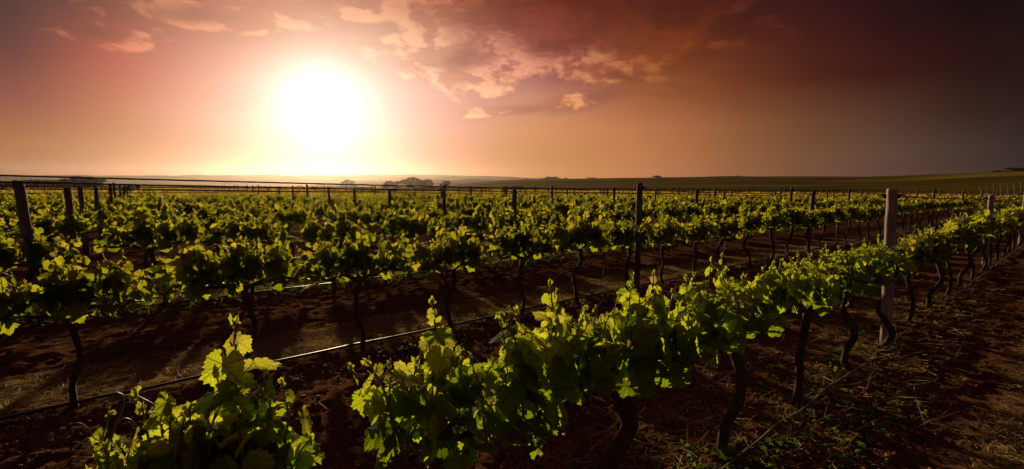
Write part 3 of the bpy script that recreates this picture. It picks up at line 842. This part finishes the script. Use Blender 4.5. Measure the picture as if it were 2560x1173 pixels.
# ------------------------------------------------------------------ ground litter
def scatter_straw(name, n, dlo, dhi, tlo, thi, mat, L=(.06, .22), flat=.10, w=.0016, dens=None, kind='stuff', lift=.0):
    b = MB(); r_ = np.random.default_rng(n + int(dhi * 10))
    d = r_.uniform(dlo, dhi, n); t_ = tlo + (thi - tlo) * r_.random(n) ** 1.5
    x = d * N[0] + t_ * U[0]; y = d * N[1] + t_ * U[1]
    keep = (y > .8) & (np.abs(x) < y * half + 1.0) & (vnoise(x * 2.2, y * 2.2, 8) + .5 * vnoise(x * 7, y * 7, 9) > .40)
    x, y = x[keep], y[keep]; k = len(x)
    z = ground_z(x, y) + .006 + lift
    a = r_.uniform(0, 2 * np.pi, k); L_ = r_.uniform(*L, k); pit = np.abs(r_.normal(0, flat, k)); bend = r_.normal(0, .25, k)
    ww = w * (1 + np.hypot(x, y) * .12) * r_.uniform(.7, 1.5, k)
    seg = []
    for s in range(4):
        f = s / 3
        aa = a + bend * f
        px = x + np.cos(aa) * L_ * f * np.cos(pit); py = y + np.sin(aa) * L_ * f * np.cos(pit); pz = z + L_ * f * np.sin(pit)
        wx, wy = -np.sin(aa) * ww * (1.15 - f), np.cos(aa) * ww * (1.15 - f)
        seg += [np.stack([px + wx, py + wy, pz + ww * .6], -1), np.stack([px - wx, py - wy, pz - ww * .4], -1)]
    V = np.stack(seg, 1).reshape(-1, 3)
    o = np.arange(k) * 8
    fs = np.concatenate([np.stack([o + 2 * s, o + 2 * s + 1, o + 2 * s + 3, o + 2 * s + 2], -1) for s in range(3)])
    b.add(V, fs, 0, None, np.repeat(r_.random(k), 8))
    return tag(b.build(name, mat), kind=kind)
scatter_straw('dry_straw', 26000, 5.02, 6.1, -1.6, 17, M['dry_blade'])
scatter_straw('dry_straw', 26000, -.9, .36, 1.2, 12, M['dry_blade'], flat=.2)
scatter_straw('dry_straw', 9000, 8.5, 9.8, -2, 22, M['dry_blade'], L=(.1, .3), w=.002)
scatter_straw('dry_straw', 2600, .9, 2.2, 1.6, 12, M['dry_blade'], flat=.25)
scatter_straw('grass', 2200, 8.0, 8.7, -3, 24, M['weed_leaf'], L=(.05, .16), flat=.7, w=.002)

def weeds(name, n, spots, mat):
    b = MB(); r_ = np.random.default_rng(n)
    for q in range(n):
        d, t_, sd, st = spots[r_.integers(len(spots))]
        x, y = row_xy(d + r_.normal(0, sd), t_ + r_.normal(0, st))
        z = gz(x, y)
        for e in range(r_.integers(3, 8)):
            o = unit(np.array([r_.normal(0, 1), r_.normal(0, 1), r_.uniform(.2, 1.0)]))
            put_leaf(b, np.array([x, y, z]) + o * r_.uniform(.01, .06), o, unit(r_.normal(0, .5, 3) + [0, 0, 1]), r_.uniform(.012, .030), 2, r_, r_.random())
    return tag(b.build(name, mat), kind='stuff')
weeds('weeds', 520, [(1.75, 4.6, .28, .9), (1.55, 6.2, .25, .7), (.95, 3.7, .18, .5), (1.0, 4.5, .2, .4), (1.25, 3.1, .15, .3), (1.7, 8.5, .25, 1.3), (4.9, 3.5, .2, 1.5), (5.0, 12, .3, 3), (1.3, 2.6, .12, .2)], M['weed_leaf'])

ICO = None
def ico():
    p = (1 + 5 ** .5) / 2
    v = np.array([(-1, p, 0), (1, p, 0), (-1, -p, 0), (1, -p, 0), (0, -1, p), (0, 1, p), (0, -1, -p), (0, 1, -p), (p, 0, -1), (p, 0, 1), (-p, 0, -1), (-p, 0, 1)], float)
    f = np.array([(0, 11, 5), (0, 5, 1), (0, 1, 7), (0, 7, 10), (0, 10, 11), (1, 5, 9), (5, 11, 4), (11, 10, 2), (10, 7, 6), (7, 1, 8), (3, 9, 4), (3, 4, 2), (3, 2, 6), (3, 6, 8), (3, 8, 9), (4, 9, 5), (2, 4, 11), (6, 2, 10), (8, 6, 7), (9, 8, 1)])
    return v / np.linalg.norm(v[0]), f
IV, IF = ico()
def gravel(n, dlo, dhi, tlo, thi, smin, smax, name='gravel', mat='stone'):
    b = MB(); r_ = np.random.default_rng(n)
    d = r_.uniform(dlo, dhi, n); t_ = tlo + (thi - tlo) * r_.random(n) ** 1.7
    x = d * N[0] + t_ * U[0]; y = d * N[1] + t_ * U[1]
    keep = (y > .8) & (np.abs(x) < y * half + .5); x, y = x[keep], y[keep]; k = len(x)
    s = smin + (smax - smin) * r_.random(k) ** 4
    sc = s[:, None, None] * r_.uniform(.6, 1.3, (k, 1, 3)) * (1 + r_.normal(0, .12, (k, 12, 1)))
    V = IV[None] * sc; V[..., 2] *= .65
    V += np.stack([x, y, ground_z(x, y) + s * .15], -1)[:, None, :]
    F_ = (IF[None] + (np.arange(k) * 12)[:, None, None]).reshape(-1, 3)
    b.add(V.reshape(-1, 3), F_)
    return tag(b.build(name, M[mat], smooth=False), kind='stuff')
gravel(16000, .3, 4.9, -1.5, 11, .004, .020)
gravel(16000, .7, 2.3, 1.2, 6, .004, .018)

gravel(2600, .2, 12.0, -3, 16, .012, .055, 'loose_soil', 'soil')
gravel(5000, 1.9, 5.2, -1.5, 12, .005, .024)

def rock(px, py, size, seed, label):
    """a lone stone lying where the photograph shows it"""
    X_, Y_, Z_ = ray(px, py); k = -H / Z_; x, y = X_ * k, Y_ * k
    r_ = np.random.default_rng(seed)
    V = IV.copy(); F_ = IF
    for it in range(2):                              # subdivide
        e = {}; VV = [tuple(q) for q in V]; NF = []
        def mid(a, c):
            key = (min(a, c), max(a, c))
            if key not in e: e[key] = len(VV); VV.append(tuple(unit((np.array(VV[a]) + np.array(VV[c])) / 2)))
            return e[key]
        for a, c, q in F_:
            p0, p1, p2 = mid(a, c), mid(c, q), mid(q, a); NF += [(a, p0, p2), (c, p1, p0), (q, p2, p1), (p0, p1, p2)]
        V = np.array(VV); F_ = np.array(NF)
    ax = [unit(r_.normal(0, 1, 3)) for q in range(9)]
    R = np.ones(len(V))
    for a in ax: R = np.minimum(R, r_.uniform(.62, .95) / np.maximum(V @ a, .25))
    V = V * R[:, None] * size * np.array([1.2, .9, .65])
    b = MB(); b.add(V, F_); o = b.build('rock', M['stone'], smooth=False, loc=(x, y, gz(x, y) + size * .22), rotz=r_.uniform(0, 6))
    tag(o, label, 'rock', 'loose rocks on the soil')
for a in [(1945, 1000, .048, 1, 'flat orange rock lying on dark soil below the drip tube'), (2335, 998, .040, 2, 'broad rusty rock on the dark soil near the straw verge'),
          (2420, 950, .034, 3, 'small rounded rock near the straw verge of the front row'), (1705, 1160, .022, 4, 'small reddish rock on sunlit gravel beside the front trunks'),
          (2255, 880, .024, 5, 'pale stone lying just past the foot of the stout grey post'), (1515, 757, .040, 6, 'pale stone in the bare soil between the first two rows'),
          (1000, 880, .03, 7, 'reddish stone on bare soil behind the big bushy vine'), (2110, 1100, .028, 8, 'brown stone on shaded soil beside the dry branching weed'), (900, 1090, .03, 9, 'dark red stone beside the big bushy front vine')]:
    rock(*a)

def ground_at(px, py):
    X_, Y_, Z_ = ray(px, py); k = -H / Z_
    return X_ * k, Y_ * k
def cutting(pxs, label, rad=.0035, arch=.05, seed=0, side=True):
    """dead cane lying on the soil through the given points of the ground"""
    r_ = np.random.default_rng(seed); c = []
    for j, (a, e) in enumerate(pxs):
        x, y = ground_at(a, e); c.append((x, y, gz(x, y) + .012 + (arch * math.sin(math.pi * j / (len(pxs) - 1)))))
    P = smooth_path(c, 26); P[:, 2] += r_.normal(0, .002, 26)
    b = MB(); v, fs = tube(P, np.linspace(rad, rad * .45, 26), 6, .08, True, r_); b.add(v, fs)
    if side:
        for q in range(3):
            k = r_.integers(6, 22); o = unit(r_.normal(0, 1, 3) * [1, 1, .5] + [0, 0, .4]); L_ = r_.uniform(.06, .16)
            Q = np.array([P[k], P[k] + o * L_ * .5 + [0, 0, .01], P[k] + o * L_]); v, fs = tube(smooth_path(Q, 7), np.linspace(rad * .6, rad * .25, 7), 5); b.add(v, fs)
    tag(b.build('dry_cane', M['twig']), label, 'dry cane', 'dead canes pruned onto the soil')
cutting([(2275, 1075), (2310, 1062), (2400, 1030), (2430, 1012)], 'dead cane with an upturned end on dark soil near the straw verge', .004, .03, 1)
cutting([(2280, 1070), (2330, 1094), (2390, 1085), (2430, 1050)], 'curved dead cane arching below another cane near the straw verge', .0035, .02, 2)
cutting([(2320, 1120), (2380, 1118), (2440, 1100)], 'thin dead cane lying flat along the edge of the straw verge', .003, .01, 3)
cutting([(2290, 960), (2284, 1010), (2315, 1058)], 'pale bent dead cane standing up from dark soil', .0035, .10, 4)
cutting([(1870, 1130), (1990, 1110), (2080, 1060), (2110, 1030)], 'long pale dead cane sweeping past the branching dry weed', .0035, .06, 5)
cutting([(1985, 1110), (2010, 1145), (2040, 1172)], 'short thick dead cane pointing out of the dry weed', .0045, .02, 6, False)
cutting([(2060, 960), (2130, 955), (2200, 957)], 'dead cane lying across the gravel behind the drip tube', .003, .02, 7)
cutting([(1700, 1020), (1800, 955), (1880, 930)], 'reddish dead cane lying behind the front trunks', .003, .03, 8)
cutting([(2400, 830), (2408, 870), (2380, 910)], 'thin dead stalk bent over near the stout grey post', .003, .10, 9)
cutting([(2165, 985), (2185, 930), (2190, 860)], 'dead cane propped by the foot of the stout grey post', .003, .06, 10)
cutting([(800, 1010), (850, 1050), (880, 1040)], 'dead cane on the soil behind the gap in the front row', .003, .02, 11)

def dry_weed(px, py, n, L, seed, label, spread=.7):
    r_ = np.random.default_rng(seed); x, y = ground_at(px, py); b = MB()
    for q in range(n):
        o = unit(np.array([r_.normal(0, spread), r_.normal(0, spread), 1.0])); P = [np.array([0, 0, -.01])]; l_ = L * r_.uniform(.5, 1.1)
        for s in range(6): o = unit(o + r_.normal(0, .13, 3) + [0, 0, -.05]); P.append(P[-1] + o * l_ / 6)
        v, fs = tube(smooth_path(P, 12), np.linspace(.0026, .0009, 12), 5); b.add(v, fs)
        for e in range(2):
            k = r_.integers(2, 6); oo = unit(o + r_.normal(0, .5, 3)); v, fs = tube(np.array([P[k], P[k] + oo * l_ * .2, P[k] + oo * l_ * .35 + [0, 0, .01]]), [.0015, .0012, .0007], 4); b.add(v, fs)
    tag(b.build('dry_weed', M['twig'], loc=(x, y, gz(x, y))), label, 'dry weed', 'dry weeds by the vines')
dry_weed(1985, 1105, 13, .33, 1, 'pale branching dry weed beside the drip tube, largest of its kind', .8)
dry_weed(2180, 930, 7, .24, 2, 'pale branching dry weed just before the stout grey post')
dry_weed(2240, 900, 5, .22, 3, 'sparse dry weed at the foot of the stout grey post')
dry_weed(1510, 705, 9, .45, 4, 'straggly dry weed beside the dark post of the second row')
dry_weed(2330, 840, 5, .25, 5, 'thin dry weed on the drip tube past the stout grey post')
dry_weed(640, 775, 5, .3, 6, 'wispy dry weed under the second row of vines')

# ------------------------------------------------------------------ trees and far things
def tree(px, py_top, dist, width, label, seed, umbrella=.5, group='trees beyond the vineyard', name='gum_tree', base_y=None, dense=1.0):
    """trunk, limbs and a crown of many small leaf sprays; px, py_top: crown top"""
    r_ = np.random.default_rng(seed)
    x, y, top = at(px, py_top, dist)
    z0 = 0.0 if base_y is None else at(px, base_y, dist)[2]
    h = max(1.5, (top - z0) * 1.02)
    root = empty(name, (x, y, z0 - .1)); tag(root, label, 'tree', group)
    tb = MB(); v, fs = tube(smooth_path([(0, 0, 0), (r_.normal(0, .03 * h), 0, h * .25), (r_.normal(0, .05 * h), 0, h * .5)], 8), np.linspace(.05 * h, .03 * h, 8), 7, .08, True, r_); tb.add(v, fs)
    cb = MB(); k = int(16 * dense) + 5
    top_ = np.array([0, 0, h * .45])
    for q in range(k):
        a = r_.uniform(0, 6.28); rr = width / 2 * math.sqrt(r_.random()) * .86
        cz = h * (.98 - .14 - umbrella * .40 * (rr / (width / 2)) ** 2 - r_.uniform(0, .52))
        c = np.array([math.cos(a) * rr, math.sin(a) * rr, cz])
        v, fs = tube(np.array([top_ * r_.uniform(.6, 1), (top_ + c) / 2 + r_.normal(0, .04 * h, 3), c]), [.018 * h, .012 * h, .006 * h], 5); tb.add(v, fs)
        cr = np.array([width * r_.uniform(.15, .26), width * r_.uniform(.15, .26), h * r_.uniform(.10, .16)])
        for e in range(int(230)):
            u_ = unit(r_.normal(0, 1, 3)) * r_.random() ** .4
            put_leaf(cb, c + u_ * cr, unit(r_.normal(0, 1, 3)), unit(r_.normal(0, 1, 3)), h * r_.uniform(.035, .065), 2, r_, r_.random())
    tb.build('trunk', M['eucalypt_bark'], root); cb.build('crown', M['tree_leaf'], root)
tree(200, 437.5, 210, 11.5, 'tallest dark umbrella crowned tree beyond the vineyard, end of the clump behind the wires', 1, .6)
tree(176, 441, 205, 6, 'dark tree pressed against the tallest umbrella crowned tree of its clump', 2, .6)
tree(130, 446, 225, 12, 'low wide dark tree in the middle of the clump behind the wires', 3, .5)
tree(85, 447, 230, 10, 'low dark tree at the outer end of the clump behind the wires', 4, .5)
tree(10, 450, 240, 9, 'low dark tree standing apart from the clump, beyond the leaning post', 5, .5)
tree(228, 454, 215, 4, 'small rounded tree at the foot of the tallest umbrella crowned tree', 6, .4)
tree(1040, 441.5, 300, 17, 'widest golden hazed tree of the clump near the sun', 11, .9, dense=1.5)
tree(1068, 444, 296, 9, 'golden hazed tree sloping down beside the widest tree near the sun', 12, .9)
tree(980, 450.5, 300, 11, 'low flat topped golden hazed tree at the sunward end of the clump', 13, .4)
tree(1112, 450, 250, 5.2, 'lone small umbrella tree between the golden clump and the hill', 14, .3)
tree(870, 446, 560, 15, 'pale tree almost lost in the haze below the sun', 15, .5)
tree(1293, 462, 170, 5, 'small round dark bush tree just beyond the vineyard under the hill', 16, .8)
HG = 'trees along the hill crest'
tree(1380, 440, 515, 15, 'broad tree on the hill crest at its low sunward end', 21, .8, HG, base_y=448)
tree(1362, 446, 512, 7, 'small tree hugging the broad tree on the sunward hill crest', 22, .6, HG, base_y=449)
tree(1415, 444, 515, 5, 'tiny tree just past the broad tree on the hill crest', 23, .6, HG, base_y=448)
tree(1317, 445.5, 515, 4, 'tiny lone tree on the hill crest above the utility pole', 24, .5, HG, base_y=450)
tree(1480, 443, 515, 12, 'low faint tree on the hill crest between the two broad trees', 25, .4, HG, base_y=447)
tree(1643, 437.5, 505, 8.5, 'compact dark tree standing tallest on the middle of the hill crest', 26, .9, HG, base_y=446)
tree(1665, 443, 500, 10, 'low tree beside the compact tall tree on the hill crest', 27, .5, HG, base_y=448)
tree(1655, 449, 380, 12, 'dark tree on the hill face below the compact crest tree', 28, .6, HG, base_y=462)
tree(1695, 453, 370, 12, 'low dark tree on the hill face downslope of the compact crest tree', 29, .5, HG, base_y=464)
tree(1846, 439.5, 515, 3, 'tiny bush on the bare crest of the hill', 30, .5, HG, base_y=442)
tree(2538, 417, 510, 13, 'dark round tree on the highest part of the hill crest', 31, .9, HG, base_y=430)
tree(2562, 418, 510, 10, 'dark round tree at the end of the hill crest', 32, .9, HG, base_y=430)
tree(2495, 425.5, 510, 8, 'small dark bush tree beside the pair of round crest trees', 33, .7, HG, base_y=432)
for q, (px, pt, bw) in enumerate([(2215, 462, 9), (2250, 461, 9), (2285, 460.5, 8), (2320, 459.5, 9), (2352, 459, 8), (2385, 458.5, 8), (2412, 458, 7), (2440, 457.5, 6), (2452, 459, 4)]):
    tree(px, pt, 330, bw, f'dark windbreak tree on the far slope, {ordinal(q + 1)} of its line counted towards the open end', 40 + q, .3, 'windbreak trees on the far slope', 'windbreak_tree', base_y=474 - q * .9)
tree(2552, 456, 300, 7, 'isolated dark bush tree on the slope past the windbreak', 60, .5, 'trees on the far slope', base_y=462)

# shed with a pale roof
x, y, z = at(1966, 482, 190)
root = empty('farm_shed', (x, y, max(z, 0) - .2), math.radians(20)); tag(root, 'long low farm shed with a pale tin roof beyond the vines', 'shed')
b = MB(); b.add(*box(0, 0, .9, 4.4, 2.4, 1.8)); b.build('wall', M['painted_wall'], root, smooth=False)
b = MB(); b.add(np.array([(-2.6, -1.5, 1.72), (2.6, -1.5, 1.72), (2.6, 0, 2.15), (-2.6, 0, 2.15), (-2.6, 1.5, 1.72), (2.6, 1.5, 1.72), (-2.6, -1.5, 1.80), (2.6, -1.5, 1.80), (2.6, 0, 2.24), (-2.6, 0, 2.24), (-2.6, 1.5, 1.80), (2.6, 1.5, 1.80)], float),
                np.array([(6, 7, 8, 9), (9, 8, 11, 10), (0, 3, 2, 1), (3, 4, 5, 2), (0, 1, 7, 6), (4, 10, 11, 5), (1, 2, 8, 7), (2, 5, 11, 8), (0, 6, 9, 3), (3, 9, 10, 4)])); b.build('roof', M['tin'], root, smooth=False)
b = MB(); b.add(*box(.4, -1.215, .75, 1.2, .03, 1.5)); b.build('door', M['eucalypt_bark'], root, smooth=False)
# pole with pale insulators
x, y, z = at(1332, 480, 150)
root = empty('utility_pole', (x, y, 0)); tag(root, 'short utility pole with four glinting pale insulators beyond the vines', 'pole')
b = MB(); b.add(*tube([(0, 0, -.2), (0, 0, 2.3)], .06, 8)); b.build('shaft', M['timber'], root)
for z_ in (1.75, 2.2):
    b = MB(); b.add(*box(0, 0, z_, .75, .08, .08)); b.build('crossarm', M['timber'], root, smooth=False)
    for s_ in (-.3, .3):
        b = MB(); b.add(*tube([(s_, 0, z_ + .04), (s_, 0, z_ + .09), (s_, 0, z_ + .14), (s_, 0, z_ + .19)], [.03, .09, .09, .03], 10)); b.build('insulator', M['tin'], root)
# the next vineyard block on the slope: leaning end posts
for q in range(7):
    px = 2452 + q * 17; x, y, z = at(px, 494 - q * .9, 92 - q * 1.0)
    root = empty('end_post', (x, y, z - .1), 0); tag(root, f'thin slanting end post on the slope, {ordinal(q + 1)} of its line counting hillward', 'post', 'slanting end posts of the next vineyard block')
    root.rotation_euler = (0, math.radians(-10), 0)
    o = bpy.data.objects.new('timber', POSTM[q % 4]); COL.objects.link(o); o.parent = root; o.scale = (.7, .7, .95)

# ------------------------------------------------------------------ air
m, t, out = material('air')
pv = t.new('ShaderNodeVolumePrincipled')
pv.inputs['Color'].default_value = (0.84, 0.68, 0.68, 1)
pv.inputs['Density'].default_value = 0.00009
pv.inputs['Anisotropy'].default_value = 0.8
t.link(pv.outputs[0], out.inputs['Volume'])
b = MB(); b.add(*box(0, 700, 37.0, 4300, 2800, 80)); o = b.build('haze', m, smooth=False); tag(o, kind='stuff')
